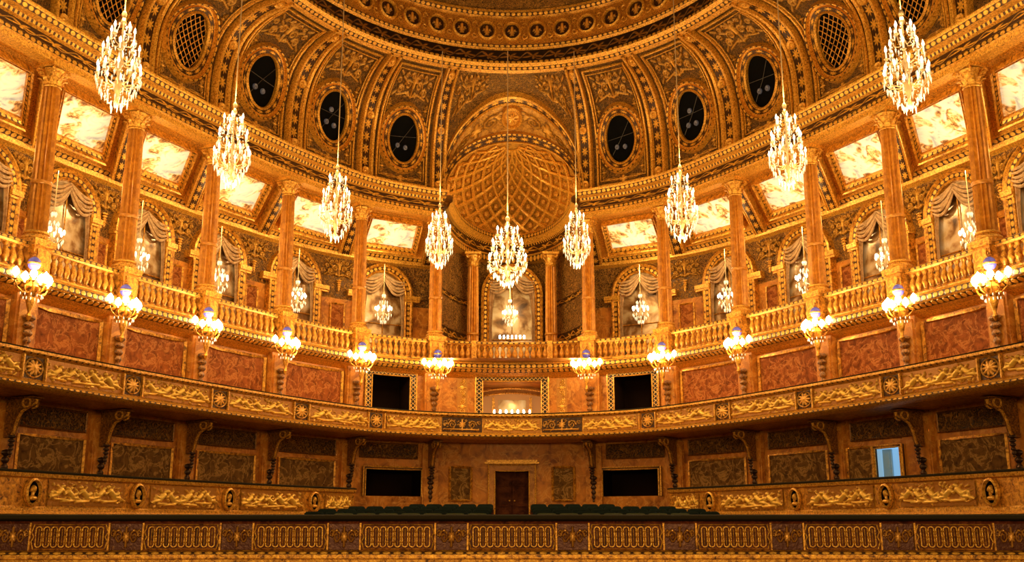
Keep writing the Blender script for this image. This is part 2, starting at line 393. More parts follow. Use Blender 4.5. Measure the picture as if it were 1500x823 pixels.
def recess(name,lab,h,d,dep,mat,fmat,fw,back=None):
    s0,s1,z0,z1=h; r=MB()
    F=lambda s,dd,z:W(s,dd,z)
    n=4
    for (A,B) in (((z0,z0),(0,dep)),((z1,z1),(0,dep))):
        r.grid([[F(s0+(s1-s0)*i/n,d+B[0],A[0]),F(s0+(s1-s0)*i/n,d+B[1],A[0])] for i in range(n+1)])
    for s in (s0,s1): r.grid([[F(s,d,z0),F(s,d,z1)],[F(s,d+dep,z0),F(s,d+dep,z1)]])
    r.grid([[F(s0+(s1-s0)*i/n,d+dep,z0),F(s0+(s1-s0)*i/n,d+dep,z1)] for i in range(n+1)])
    o=structure(name,r,mat,lab)
    if fw>0:
        f=MB(); k=.46; ws=fw/k
        for (a,b) in ((s0-ws,s0),(s1,s1+ws)):
            f.grid([[F(a,d-.012,z),F(b,d-.012,z)] for z in [z0+(z1-z0)*i/5 for i in range(6)]],perseg=True)
            for e in (a,b): f.grid([[F(e,d,z0),F(e,d-.012,z0)],[F(e,d,z1+fw),F(e,d-.012,z1+fw)]])
        f.grid([[F(s0-ws+(s1-s0+2*ws)*i/8,d-.013,z) for z in (z1,z1+fw)] for i in range(9)],perseg=True)
        f.grid([[F(s0-ws+(s1-s0+2*ws)*i/8,dd,z1+fw) for dd in (d,d-.013)] for i in range(9)])
        build('frame',f,fmat,o)
        g=MB()
        L=[F(s0,d-.014,z0),F(s0,d-.014,z1)]+[F(s0+(s1-s0)*i/6,d-.014,z1) for i in range(1,7)]+[F(s1,d-.014,z0)]
        g.tube(L,.004,6); build('inner_bead',g,mGoldB,o); g=MB()
        L=[F(s0-ws,d-.014,z0),F(s0-ws,d-.014,z1+fw)]+[F(s0-ws+(s1-s0+2*ws)*i/6,d-.014,z1+fw) for i in range(1,7)]+[F(s1+ws,d-.014,z0)]
        g.tube(L,.005,6)
        build('outer_bead',g,mGoldB,o)
    return o
recess('window_1','dark box opening below the left end of the first tier',groundH[0],.06,.15,mDark,mIron,.012)
recess('window_2','dark box opening below the right end of the first tier',groundH[1],.06,.15,mDark,mIron,.012)
recess('window_3','box opening with black and gold interlaced frame, left of centre',midH[0],.04,.15,mDark,mGuiD,.036)
recess('window_4','box opening with black and gold interlaced frame, right of centre',midH[1],.04,.15,mDark,mGuiD,.036)
wc=recess('window_5','central box opening with black and gold frame and lit interior',midH[2],.04,.30,mStone,mGuiD,.04)
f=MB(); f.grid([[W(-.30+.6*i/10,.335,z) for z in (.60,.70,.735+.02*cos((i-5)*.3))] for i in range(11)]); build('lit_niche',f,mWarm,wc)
for k in (0,1):
    f=MB(); f.tube([W(-.30+.6*i/10,.325-k*.02,.735+k*.025+.02*cos((i-5)*.3)) for i in range(11)],.006,6); build('interior_moulding',f,mGoldB,wc)
f=MB(); f.grid([[W(-.14+.28*i/8,.33,z) for z in (.60,.66,.715)] for i in range(9)]); build('inner_mirror',f,mMirror,wc)
for sx in (-1,1):
    f=MB(); f.box(frame(sx*.19,.33,0),-.008,.008,-.01,0,.585,.73); build('inner_pilaster',f,mGoldB,wc)
w6=recess('window_6','half open box door with cold daylight, right side',groundH[3],.06,.08,mBlue,mIron,.01)
f=MB(); f.box(frame(4.50,.085,0),-.026,.022,-.004,.004,.131,.306); f.box(frame(4.50,.085,0),-.018,.014,-.008,-.004,.15,.21); f.box(frame(4.50,.085,0),-.018,.014,-.008,-.004,.225,.29); build('open_door_leaf',f,mBlueD,w6)
# door
F=frame(0,.09,0)
dr=recess('door_1','central double door frame recess',groundH[2],.06,.04,mWood,mStone,.034)
for sx in (-1,1):
    m=MB(); a,b=(0.002,.090) if sx>0 else (-.090,-.002)
    m.box(F,a,b,0,.009,-.018,.289)
    for z0,z1 in ((0.0,.08),(.10,.19),(.21,.275)):
        m.box(F,a+.015,b-.015,-.006,0,z0,z1); m.box(F,a+.025,b-.025,-.009,-.006,z0+.012,z1-.012)
    dl=build('door_leaf',m,mWood,dr)
    k=MB(); k.ball((sx*.014,-.012,.13),.005,F=F); build('door_handle',k,mGoldB,dl)
m=MB(); F6=frame(0,.06,0); m.box(F6,-.15,.15,-.04,0,.328,.338); m.box(F6,-.14,.14,-.026,0,.338,.350); build('pediment',m,mGoldB,dr)
# ------------------------------------------------------------ ground tier
g_p='amber pilasters of the ground floor'
def relsurf(sc,d,z0,z1,ws): return lambda a,b,h: W(sc+(a-.5)*ws,d-h,z0+(z1-z0)*b)
GP=[k for k in range(-7,8) if k]
def garland(F,z0,z1,w=.014):
    m=MB(); n=28; rows=[]
    for i in range(n+1):
        t=i/n; z=z1+(z0-z1)*t; lob=abs(sin(t*pi*5.5)); r=w*(.45+.9*lob)*(1-.65*t)*(1 if i not in (0,n) else .05)
        rows.append([F(r*1.7*cos(a),-.004+r*.8*sin(a),z) for a in [q*pi/4 for q in range(8)]])
    m.grid(rows,cc=True); return m
for s in GP:
    lab='amber marble pilaster with hanging bronze garland, ground floor, %s from the door on the %s'%(ORD[abs(s)-1],sd(s))
    Fp=frame(s,.058,0); t=thing('pilaster',lab,'pilaster',W(s,.058,-.02),g_p)
    m=MB(); m.box(Fp,-.045,.045,-.02,0,-.06,.42); m.box(Fp,-.052,.052,-.026,0,-.06,.03); m.box(Fp,-.036,.036,-.024,-.02,.06,.29)
    build('shaft',m,mAmber,t)
    build('garland',garland(frame(s,.034,0),.12,.26,.010),mIron,t)
prm=MB(); prof=[(-.11,.14),(-.118,.13),(-.116,.118),(-.09,.108),(-.055,.09),(-.038,.06),(-.028,.02),(-.018,0),(0,0),(0,.14)]
Fl=lambda x,y,z:V((x,y,z))
for x in (-.015,.015):
    for (y,z) in prof: prm.v.append(V((x,y,z)))
n=len(prof)
for i in range(n): prm.face((i,(i+1)%n,n+(i+1)%n,n+i))
prm.face(range(n)[::-1]); prm.face(range(n,2*n))
mCons=gold('brown_gilded_bronze',20,(.15,.055,.009),(.40,.165,.02),.4,.4,.5,(.03,.010,.002))
rt=thing('console_bracket','x','bracket')
build('scroll_body',prm,mCons,rt,local=True)
for x in (-.017,.017):
    m=MB(); m.tube([V((x,-.092-.018*cos(a),.118+.016*sin(a))) for a in [k*pi/5 for k in range(10)]],.0045,5,True)
    build('side_volute',m,mCarve,rt,local=True)
m=MB(); m.tube([V((0,y-.003,z)) for y,z in prof[1:8]],.006,6); build('acanthus_leaf',m,mCarve,rt,local=True)
m=MB(); m.box(Fl,-.026,.026,-.125,0,.134,.139); build('cap',m,mCons,rt,local=True)
build('pendant',garland(lambda x,y,z:V((x,y-.02,z)),-.07,.01,.009),mIron,rt,local=True)
PC=Proto(rt)
for s in GP: PC.put(W(s,.035,.30),rotz(s),'dark scrolled console bracket under the first balcony, %s from the door on the %s'%(ORD[abs(s)-1],sd(s)),'console brackets under the first balcony')
def panel(name,sc,d,z0,z1,ws,mat,lab,cat,grp,fw=.012,fm=None):
    t=thing(name,lab,cat,W(sc,d,z0),grp)
    m=MB(); m.grid([[W(sc-ws/2+ws*i/6,d-.004,z) for z in (z0,z1)] for i in range(7)]); build('slab',m,mat,t)
    f=MB(); L=[W(sc-ws/2,d-.006,z0),W(sc-ws/2,d-.006,z1)]+[W(sc-ws/2+ws*i/5,d-.006,z1) for i in range(1,6)]+[W(sc+ws/2,d-.006,z0)]+[W(sc-ws/2+ws*i/5,d-.006,z0) for i in range(4,0,-1)]
    f.tube(L,fw*.6,4,True); build('frame',f,fm or mGold,t); return t
for k in range(-7,7):
    sc=k+.5; a=abs(sc)
    if a<1: continue
    L='%s bay from the door on the %s'%(ORD[int(a)-1],sd(sc))
    if a>2: 
        if sc==4.5: panel('marble_panel',4.24,.06,.13,.32,.29,mGrey,'short brown veined marble panel beside the half open daylit door, ground floor','panel','brown marble panels')
        else: panel('marble_panel',sc,.06,.12,.32,.70,mGrey,'brown veined marble panel behind the lower parapet, %s'%L,'panel','brown marble panels')
    panel('foliage_panel',sc,.06,.35,.425,.7,mVineS,'dark painted foliage panel under the first balcony, %s'%L,'panel','dark foliage panels',.007,mCons)
for sx in (-1,1):
    panel('marble_panel',sx*.62,.06,.13,.31,.26,mGrey,'narrow brown marble panel just %s of the central door'%sd(sx),'panel','brown marble panels')
# ------------------------------------------------------------ first balcony
bal=thing('balcony_parapet','curved gilded parapet of the first balcony with relief panels and dark velvet rail','parapet',W(0,-.18,.44))
m=MB(); pr=[(.035,.44),(-.15,.445),(-.19,.45),(-.20,.458),(-.20,.466),(-.185,.474),(-.18,.478),(-.18,.556),(-.19,.562),(-.2,.567),(-.2,.576),(-.15,.578),(-.13,.50),(.03,.50)]
m.sweep(pr,-8,8,140,mats=[1,0,0,2,0,0,3,0,2,0,0,0,0]); build('body',m,[mGoldB,mWorn,mEgg,mGold],bal)
m=MB(); m.sweep([(-.197,.5762),(-.199,.581),(-.185,.584),(-.15,.584),(-.135,.578)],-8,8,140); build('velvet_rail',m,mVelvet,bal)
def spr(s): return s+(abs(s)-2)*.07*(1 if s>0 else -1) if abs(s)>2 else s
q=0
for sg in (-1,1):
    for k in range(2,7):
        c=spr(sg*k); 
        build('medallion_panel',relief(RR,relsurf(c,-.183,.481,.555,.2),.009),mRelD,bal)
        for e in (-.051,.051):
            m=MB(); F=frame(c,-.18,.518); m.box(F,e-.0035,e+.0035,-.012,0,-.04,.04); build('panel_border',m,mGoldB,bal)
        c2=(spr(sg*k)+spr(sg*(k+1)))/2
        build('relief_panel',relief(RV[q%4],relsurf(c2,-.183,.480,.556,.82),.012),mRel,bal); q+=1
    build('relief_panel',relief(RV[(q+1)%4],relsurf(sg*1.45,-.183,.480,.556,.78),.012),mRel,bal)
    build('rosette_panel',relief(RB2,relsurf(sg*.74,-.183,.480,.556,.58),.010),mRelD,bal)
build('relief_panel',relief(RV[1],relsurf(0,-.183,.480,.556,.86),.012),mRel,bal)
# ------------------------------------------------------------ first tier walls
for s in GP:
    lab='amber pilaster under a candle sconce, first tier, %s from the centre on the %s'%(ORD[abs(s)-1],sd(s))
    Fp=frame(s,.038,0); t=thing('pilaster',lab,'pilaster',W(s,.038,.5),'amber pilasters of the first tier')
    m=MB(); m.box(Fp,-.05,.05,-.033,0,.502,.86); m.box(Fp,-.04,.04,-.040,-.033,.56,.80); m.box(Fp,-.056,.056,-.043,0,.82,.84)
    build('shaft',m,mAmber,t); build('garland',garland(frame(s,-.006,0),.585,.74,.014),mCons,t)
for k in range(-7,7):
    sc=k+.5; a=abs(sc)
    if a<2: continue
    panel('marble_panel',sc,.04,.56,.785,.74,mRed,'reddish veined marble panel, first tier, %s bay from the centre on the %s'%(ORD[int(a)-1],sd(sc)),'panel','reddish marble panels',.016,mGold)
for sx in (-1,1):
    t=thing('gilded_strip','gilded foliage strip just %s of the central box opening'%sd(sx),'panel',W(sx*.55,.04,.6))
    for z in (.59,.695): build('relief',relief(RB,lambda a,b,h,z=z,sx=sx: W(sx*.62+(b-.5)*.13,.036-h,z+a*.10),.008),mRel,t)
# ------------------------------------------------------------ second tier ledge
m=MB(); pr=[(.04,.80),(0,.815),(-.02,.825),(-.045,.84),(-.052,.846),(-.052,.868),(-.045,.874),(-.04,.88),(.42,.885)]
m.sweep(pr,-8,8,140,mats=[0,2,1,0,1,0,0,3]); structure('trim_1',m,[mGoldB,mEgg,mCarve,mStone],'bright gilded ledge under the upper balustrade')
m=MB(); m.grid([[V((x,y,.884)) for y in (5.6,6.8)] for x in (-.55,.55)]); structure('floor_upper',m,mStone,'floor of the central niche')
bp=[(.013,0),(.013,.007),(.007,.012),(.011,.024),(.0155,.036),(.012,.05),(.0065,.066),(.009,.074),(.013,.079),(.013,.086)]
bmesh_=MB(); bmesh_.lathe(bp,10)
bdat=None
def balustrade(s0,s1,n,lab,d=0.0):
    global bdat
    t=thing('balustrade',lab,'balustrade',W((s0+s1)/2,d,.88),'gilded balustrades of the second tier')
    m=MB(); m.sweep([(d+.018,.88),(d-.02,.88),(d-.02,.892),(d-.015,.896),(d+.015,.896)],s0,s1,8); build('base_rail',m,mGold,t)
    m=MB(); m.sweep([(d+.016,.978),(d-.018,.978),(d-.024,.985),(d-.024,.996),(d-.018,1.0),(d+.018,1.0)],s0,s1,8,mats=[0,0,1,0,0]); build('top_rail',m,[mGoldB,mEgg],t)
    for i in range(n):
        s=s0+(s1-s0)*(i+.5)/n; p=W(s,d,.894)
        if bdat is None:
            o=build('baluster',bmesh_,mGold,t,local=True); bdat=o
        else: o=bdat.copy(); C.objects.link(o); o.parent=t
        o.location=V((p.x*H,p.y*H,(p.z+ZO)*H))-t.location
for sg in (-1,1):
    for k in range(1,7):
        balustrade(*sorted((sg*(k+.1),sg*(k+.9))),11,'gilded balustrade between columns, %s bay from the central niche on the %s'%(ORD[k-1],sd(sg)))
    balustrade(*sorted((sg*.53,sg*.9)),5,'short balustrade beside the %s edge of the niche'%sd(sg))
balustrade(-.47,.47,12,'central balustrade in front of the domed niche')
for sx in (-.5,.5):
    t=thing('balustrade_post','small gilded post at the %s end of the central balustrade'%sd(sx),'post',W(sx,0,.88)); m=MB(); Fp=frame(sx,0,0); m.box(Fp,-.014,.014,-.022,.02,.88,1.003); build('shaft',m,mGold,t)
    m=MB(); m.box(Fp,-.008,.008,-.026,-.022,.90,.97); build('raised_panel',m,mCarve,t)
# ------------------------------------------------------------ columns
def mk_column(r,h,ped=True):
    rt=thing('column','x','column')
    if ped:
        m=MB(); m.box(Fl,-.048,.048,-.048,.048,-.12,-.108); m.box(Fl,-.041,.041,-.041,.041,-.108,-.012); m.box(Fl,-.05,.05,-.05,.05,-.012,0)
        m.box(Fl,-.028,.028,-.046,-.041,-.095,-.025); build('pedestal',m,mGold,rt,local=True)
    m=MB(); m.box(Fl,-r*1.4,r*1.4,-r*1.4,r*1.4,0,.012); m.lathe([(r*1.35,.012),(r*1.42,.018),(r*1.35,.025),(r*1.12,.028),(r*1.1,.034),(r*1.25,.037),(r*1.22,.044),(r*1.02,.048)],24); build('base',m,mGoldB,rt,local=True)
    ch=.085; m=MB(); z0,z1=.046,h-ch; pr=[]
    for i in range(9):
        t=i/8; pr.append((r*(1-.16*t**1.6),z0+(z1-z0)*t))
    m.lathe(pr,28,fl=.24); z=z0+(z1-z0)*.33; m.lathe([(r*.96,z-.008),(r*1.06,z-.004),(r*1.06,z+.004),(r*.96,z+.008)],20); build('shaft',m,mGoldS,rt,local=True,ang=25)
    m=MB(); rr=r*.84; m.lathe([(rr,z1-.004),(rr*1.12,z1),(rr,z1+.006),(rr*.98,z1+.02),(rr*1.1,z1+.05),(rr*1.35,z1+.068)],20)
    for row,(zz,ll,o) in enumerate(((z1+.006,.03,0),(z1+.026,.032,.5))):
        for k in range(8):
            a=(k+o)*pi/4; ca,sa=cos(a),sin(a); rows=[]
            for j in range(6):
                t=j/5; rad=rr*(1.02+.1*t)+(.014*t**3 if t<1 else .018); z=zz+ll*t-(.006 if t==1 else 0); ww=.012*(1-.45*t)*(1.25 if j==1 else 1)
                rows.append([V((ca*rad-sa*q,sa*rad+ca*q,z)) for q in (-ww,0,ww)])
            m.grid(rows)
    build('capital_leaves',m,mGoldB,rt,local=True)
    m=MB()
    for k in range(4):
        a=pi/4+k*pi/2; ca,sa=cos(a),sin(a); L=[]
        for j in range(9):
            t=j/8; q=.014*(1-.7*t); L.append(V((ca*(rr*1.5+q*cos(t*7)),sa*(rr*1.5+q*cos(t*7)),z1+.060+q*sin(t*7))))
        m.tube(L,.005,5)
    m.box(Fl,-rr*1.6,rr*1.6,-rr*1.6,rr*1.6,h-.014,h)
    build('abacus',m,mGoldB,rt,local=True)
    return Proto(rt)
PCol=mk_column(.037,.70)
for s in (-6,-5,-4,-3,-2,-1,1,2,3,4,5,6): PCol.put(W(s,0,1.0),rotz(s),'tall fluted gilded column with leafy capital, %s from the niche on the %s side'%(ORD[abs(s)-1],sd(s)),'fluted columns of the second tier')
PCn=mk_column(.038,.775,False)
RX,RY,Y0=.405,.88,5.72
def EN(l,o,Z): return V(((RX+o)*cos(l),Y0+(RY+o)*sin(l),Z))
for sx in (-1,1): PCn.put(V((sx*.242,Y0+.60,.885)),0,'slender gilded column inside the niche, %s of its window'%sd(sx),'niche columns')
# ------------------------------------------------------------ entablature
ep=[(.04,1.70),(-.036,1.70),(-.036,1.722),(-.045,1.727),(-.045,1.745),(-.035,1.752),(-.03,1.755),(-.03,1.79),(-.045,1.796),(-.05,1.808),(-.078,1.815),(-.085,1.835),(-.088,1.84),(-.088,1.85),(0,1.852)]
em=[0,0,0,2,0,0,3,0,1,0,2,0,0,0]
for i,(a,b) in enumerate(((-8,-.93),(.93,8))):
    m=MB(); m.sweep(ep,a,b,70,mats=em); 
    e=.93*(-1 if i==0 else 1); ii=len(m.v); m.v+=[W(e,d,z) for d,z in ep]; m.face(range(ii,ii+len(ep)))
    structure('trim_%d'%(2+i),m,[mGoldB,mDen,mEgg,mScr],'main gilded entablature above the columns, %s side'%('left','right')[i])
m=MB(); ep2=[(.04,1.66),(-.02,1.66),(-.02,1.70),(-.03,1.705),(-.026,1.71),(-.026,1.765),(-.04,1.775),(-.05,1.80),(-.065,1.81),(-.065,1.835),(-.05,1.85),(.02,1.852)]
m.sweep(ep2,0,pi,48,mats=[0,2,0,0,3,1,0,0,2,0,0],Wf=EN); structure('trim_4',m,[mGoldB,mDen,mEgg,mScr],'curved gilded cornice round the niche')
m=MB(); m.sweep([(.04,.885),(.04,1.1),(.04,1.16),(.04,1.34),(.04,1.38),(.04,1.66)],0,pi,40,mats=[0,1,2,1,2],Wf=EN); structure('wall_niche',m,[mAmber,mScr,mVineW],'curved wall of the central niche')
# ------------------------------------------------------------ gallery
GB=.9
for i,(a,b) in enumerate(((-7.6,-.76),(.76,7.6))):
    L=('left','right')[i]
    m=MB(); m.sweep([(.40,.885),(.40,1.02),(.40,1.26),(.40,1.50),(.37,1.51),(.365,1.53),(.345,1.545),(.345,1.56)],a,b,70,mats=[1,0,2,3,3,4,3]); structure('wall_gallery_'+L,m,[mAmber,mStone,mVineW,mGoldB,mEgg],'back wall of the upper gallery, %s side'%L)
def gc(s,q,off=0): 
    f=1-(1-GB)*min(1,max(0,q)); return W(s*f,.03+.32*q-off*.42,1.702-.15*q-off*.9)
for i,(a,b) in enumerate(((-8,-.8),(.8,8))):
    L=('left','right')[i]
    m=MB(); m.grid([[gc(a+(b-a)*k/70,q) for q in (0,.25,.5,.75,1)] for k in range(71)]); structure('ceiling_gallery_'+L,m,mCarve,'sloping ceiling of the upper gallery, %s side'%L)
for sg in (-1,1):
    for k in range(1,8):
        if k<=6:
            c=sg*(k+.5)
            t=thing('ceiling_painting','framed painted allegory on the gallery ceiling, %s bay from the niche on the %s side'%(ORD[k-1],sd(sg)),'painting',gc(c,.5),'gallery ceiling paintings')
            sw=.285; q0,q1=.15,.76
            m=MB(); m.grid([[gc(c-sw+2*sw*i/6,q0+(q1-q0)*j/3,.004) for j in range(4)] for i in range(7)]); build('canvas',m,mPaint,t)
            m=MB(); prf=[(0,.004),(0,.016),(.012,.022),(.018,.014),(.045,.020),(.05,.034),(.062,.038),(.066,0)]
            cor=[(-1,0),(-1,1),(1,1),(1,0)]; rows=[]
            for (cx,cy) in cor+[cor[0]]:
                rows.append([gc(c+cx*(sw+w_*.85),(q0-w_*1.1) if cy==0 else (q1+w_*1.5),o) for w_,o in prf])
            r2=[]
            for a_,b_ in zip(rows,rows[1:]):
                for u in range(4): r2.append([p.lerp(q_,u/4) for p,q_ in zip(a_,b_)])
            r2.append(rows[-1]); m.grid(r2,mats=[0,0,0,1,0,0,0],perseg=True)
            build('frame',m,[mGold,mEgg],t)
        t=thing('ceiling_beam','gilded beam from column to gallery wall, %s from the niche on the %s side'%(ORD[k-1],sd(sg)),'beam',gc(sg*k,.5),'gallery ceiling beams')
        m=MB(); s=sg*k; ws=.07
        m.grid([[gc(s+x,q,o) for (x,o) in ((-ws,0),(-ws,.045),(-ws*.6,.05),(ws*.6,.05),(ws,.045),(ws,0))] for q in (0,.25,.5,.75,1)],mats=[0,0,1,0,0],perseg=True); build('beam_body',m,[mGold,mRos],t)
        for e in (-ws,ws):
            m=MB(); m.tube([gc(s+e,q,.048) for q in (0,.5,1)],.004,5); build('edge_moulding',m,mGoldB,t)
def arch(fr,w,zb,zt,lab,grp,sc=1,pos=None,imp=.1):
    t=thing('arched_mirror_bay',lab,'arched window',pos,grp)
    zs=zt-w; arc=[(w*cos(pi*i/14),zs+w*sin(pi*i/14)) for i in range(15)]
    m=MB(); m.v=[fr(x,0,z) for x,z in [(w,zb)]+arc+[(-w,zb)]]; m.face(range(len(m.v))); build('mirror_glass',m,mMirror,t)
    m=MB(); rows=[]
    pts=[(1,0,zb)]+[(cos(pi*i/14),sin(pi*i/14),None) for i in range(15)]+[(-1,0,zb)]
    for cx_,sn_,z in pts:
        row=[]
        for (k,y) in ((0,0),(.0,-.022),(.006,-.028),(.014,-.020),(.034,-.020),(.042,-.030),(.052,-.026),(.055,.02)):
            r=w+k
            row.append(fr(cx_*r,y,(zs+sn_*r) if z is None else z))
        rows.append(row)
    m.grid(rows,mats=[0,0,0,1,0,0,0],perseg=True); build('archivolt',m,[mGold,mEgg],t)
    for sx in (-1,1):
        if imp:
            m=MB(); x0,x1=sorted((sx*(w-.002),sx*(w+.053+imp))); m.box(fr,x0,x1,-.034,.012,zs-.02,zs+.004); m.box(fr,x0,x1,-.028,.012,zs-.032,zs-.02); build('impost_moulding',m,mGoldB,t)
    m=MB(); m.tube([fr(0,-.006,zb),fr(0,-.006,zt-.01)],.003,4)
    for z in (zb+.12,zb+.24): m.tube([fr(-w,-.006,z),fr(w,-.006,z)],.003,4)
    build('glazing_bar',m,mGold,t)
    for sx in (-1,1):
        m=MB(); rows=[]
        for i in range(13):
            u=i/12; z=zs+.03-(zs+.03-zb-.0)*u
            wd=w*(.36-.24*sin(pi*min(1,u*1.05))**.7) if u<.8 else w*.20
            rows.append([fr(sx*(w-wd*j/10),-.015+.006*sin(j*1.9),z+.03*(1-u)*sin(pi*.5*j/10)) for j in range(11)])
        m.grid(rows); build('curtain',m,mDrape,t)
    for sx in (-1,1):
        m=MB()
        for f in range(5):
            x1=sx*w*.98; z0=zs+w*.93-.009*f; z1=zs+.08-.015*f
            L=[fr(x1*u,-.022-.006*(f%2),z0+(z1-z0)*u-(.016+.008*f)*sin(pi*u)) for u in [i/8 for i in range(9)]]
            m.tube(L,[.0035+.0045*sin(pi*i/8) for i in range(9)],6)
        build('swag',m,mDrape,t)
    return t
for sg in (-1,1):
    for k in range(1,7):
        c=sg*(k+.5)*GB; sp_=min((W(c,.385,0)-W(c+GB,.385,0)).length,(W(c,.385,0)-W(c-GB,.385,0)).length)
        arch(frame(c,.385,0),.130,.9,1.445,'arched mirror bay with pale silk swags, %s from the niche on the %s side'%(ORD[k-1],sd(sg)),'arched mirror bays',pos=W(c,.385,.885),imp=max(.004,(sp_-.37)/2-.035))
    for k in range(2,7):
        c=sg*k*GB
        t=thing('spandrel_relief','gilded leafy spandrel relief between two gallery arches, %s from the niche on the %s side'%(ORD[k-1],sd(sg)),'relief',W(c,.39,1.36),'gallery spandrel reliefs')
        build('leaf_spray',relief(RSP,lambda a,b,h,c=c:W(c+(a-.5)*.30,.392-h,1.38+b*.11),.018,True),mRelC,t)
        build('stem',garland(frame(c,.39,0),1.30,1.37,.008),mGoldB,t)
        panel('marble_panel',c,.40,1.04,1.23,.14,mRed,'slim reddish marble panel between gallery arches, %s from the niche on the %s side'%(ORD[k-1],sd(sg)),'panel','small gallery marble panels',.01)
Fc=lambda x,y,z:V((x,6.5+y,z))
arch(Fc,.145,.9,1.58,'tall central arched window at the back of the niche with swags',None,pos=V((0,6.5,.885)),imp=0).pop('group',None)
# ------------------------------------------------------------ cove
PG=[(0,0,0),(.2,0,.27),(.4,.05,.54),(.6,.22,.77),(.8,.55,.93),(1,1,1)]
def tab(p,k):
    p=max(0,min(1,p)); x=p*5; i=min(4,int(x)); t=x-i
    g=lambda j:(PG[j][k] if 0<=j<=5 else (2*PG[0][k]-PG[1][k] if j<0 else 2*PG[5][k]-PG[4][k]))
    a,b,c,d=g(i-1),g(i),g(i+1),g(i+2)
    return .5*(2*b+(c-a)*t+(2*a-5*b+4*c-d)*t*t+(-a+3*b-3*c+d)*t**3)
ERX,ERY,EY=1.214,1.61,3.6
def E(al,o,Z): return V(((ERX-o)*sin(al),EY+(ERY-o)*cos(al),Z))
def cove(s,p):
    A=W(s,0,0); B=E(radians(14.8)*s,0,0); g=tab(p,1); h=tab(p,2)
    q=A.lerp(B,g); q.z=1.85+.55*h; return q
def surf(s,p,off=0):
    q=cove(s,p)
    if off==0: return q
    a=cove(s+.02,p)-cove(s-.02,p); b=cove(s,min(1,p+.01))-cove(s,max(0,p-.01))
    n=a.cross(b).normalized()
    if n.dot(V((0,3.2,1.6))-q)<0: n=-n
    return q+n*off
for i,(a,b) in enumerate(((-8,-1),(1,8))):
    m=MB(); m.grid([[surf(a+(b-a)*i2/84,j/18) for j in range(19)] for i2 in range(85)]); structure('ceiling_cove_'+('left','right')[i],m,mVine,'dark painted cove with gilded foliage, %s side'%('left','right')[i])
SA,PB=.93,.44; SO,PO=.95,.74
m=MB(); rows=[]; nph=60; NR=24; par=[]
def outer(ph):
    c,s_=cos(ph),sin(ph); k=1/max(abs(c),s_ if s_>0 else 0.0001); return c*k,min(1,s_*k)
for i in range(nph+1):
    ph=pi*i/nph; a=(SA*cos(ph),PB*sin(ph)); o=outer(ph); pr_=[(a[0]+(o[0]-a[0])*j/NR,a[1]+(o[1]-a[1])*j/NR) for j in range(NR+1)]; par.append(pr_); rows.append([surf(*q) for q in pr_])
m.grid(rows)
for i in range(nph):
    for j in range(NR):
        s_,p_=par[i][j]; m.m[i*NR+j]=1 if (s_/SO)**2+(p_/PO)**2<1 else 0
structure('ceiling_cove_centre',m,[mVineG,mWorn],'gilded foliage cove above the niche arch')
def archband(name,sa,pb,offs,mats,ml,lab):
    m=MB(); rows=[]
    for i in range(61):
        ph=pi*i/60; row=[]
        for (k,o) in offs: row.append(surf((sa+k/.43*.5)*cos(ph),(pb+k/.75)*sin(ph),o))
        rows.append(row)
    m.grid(rows,mats=ml,perseg=True); return structure(name,m,mats,lab)
bo=[(0,-.02),(0,.020),(.008,.032),(.014,.018),(.044,.018),(.050,.036),(.064,.036),(.068,0)]
archband('trim_5',SA-.03,PB,bo,[mGoldB,mRos,mEgg],[0,0,0,1,0,2,0],'inner gilded arch of the niche')
archband('trim_6',.92,PO,[(0,0),(0,.020),(.008,.032),(.014,.020),(.040,.020),(.046,.034),(.058,.032),(.062,0)],[mGoldB,mRos,mEgg],[0,0,0,1,0,0,0],'outer gilded arch above the niche')
t=thing('lunette_medallion','round gilded medallion above the niche arch with leafy sprays','medallion',surf(0,.5,0))
def lm(x,b,off): return surf(x/.43,.635+b/.75,off)
m=MB(); rows=[]
for i in range(25):
    a=2*pi*i/24; rows.append([lm(r*cos(a),r*sin(a),o) for r,o in ((.066,0),(.064,.024),(.054,.032),(.046,.024),(.044,.008),(.0005,.008))])
m.grid(rows); build('ring',m,mGoldB,t)
m=MB()
for k in range(8):
    a=k*pi/4; m.tube([lm(r*cos(a+r*12),r*sin(a+r*12),.014) for r in (.001,.014,.024,.036)],[.005,.007,.006,.002],5)
build('rosette',m,mGoldB,t)
for sx in (-1,1):
    build('leafy_spray',relief(RB,lambda a,b,h,sx=sx: surf(.92*sin(sx*(.10+.95*a)),(.535+b*.19*(1-.3*a))*cos(.10+.95*a),.003+h),.018,True),mRelC,t)
    build('corner_spray',relief(RSP,lambda a,b,h,sx=sx: surf(sx*(.36+a*.50),.97-.38*(1-b)*(.25+.75*a)-.01,.003+h),.020,True),mRelC,t)
def hole(ph): return surf(SA*cos(ph),PB*sin(ph))
def dome(ph,om,k=1.0):
    c=hole(ph); return V((c.x*cos(om)*k,c.y+RY*sin(om)*k,1.85+(c.z-1.85)*cos(om)*k))
m=MB(); m.grid([[dome(pi*i/40,pi/2*j/24) for j in range(25)] for i in range(41)]); structure('ceiling_niche',m,mWorn,'coffered half dome of the central niche')
t=thing('coffer_lattice','gilded diamond coffer lattice with rosettes lining the niche half dome','ceiling coffers',V((0,6.2,1.85)))
RZ=hole(pi/2).z-1.85
def dz(l,e,k=.975): return V((RX*.985*cos(l)*cos(e)*k,5.75+(RY-.03)*sin(l)*cos(e)*k,1.85+RZ*sin(e)*k))
m=MB(); NL=10; mr=MB()
def tw(e): return (e/radians(84))*radians(78)
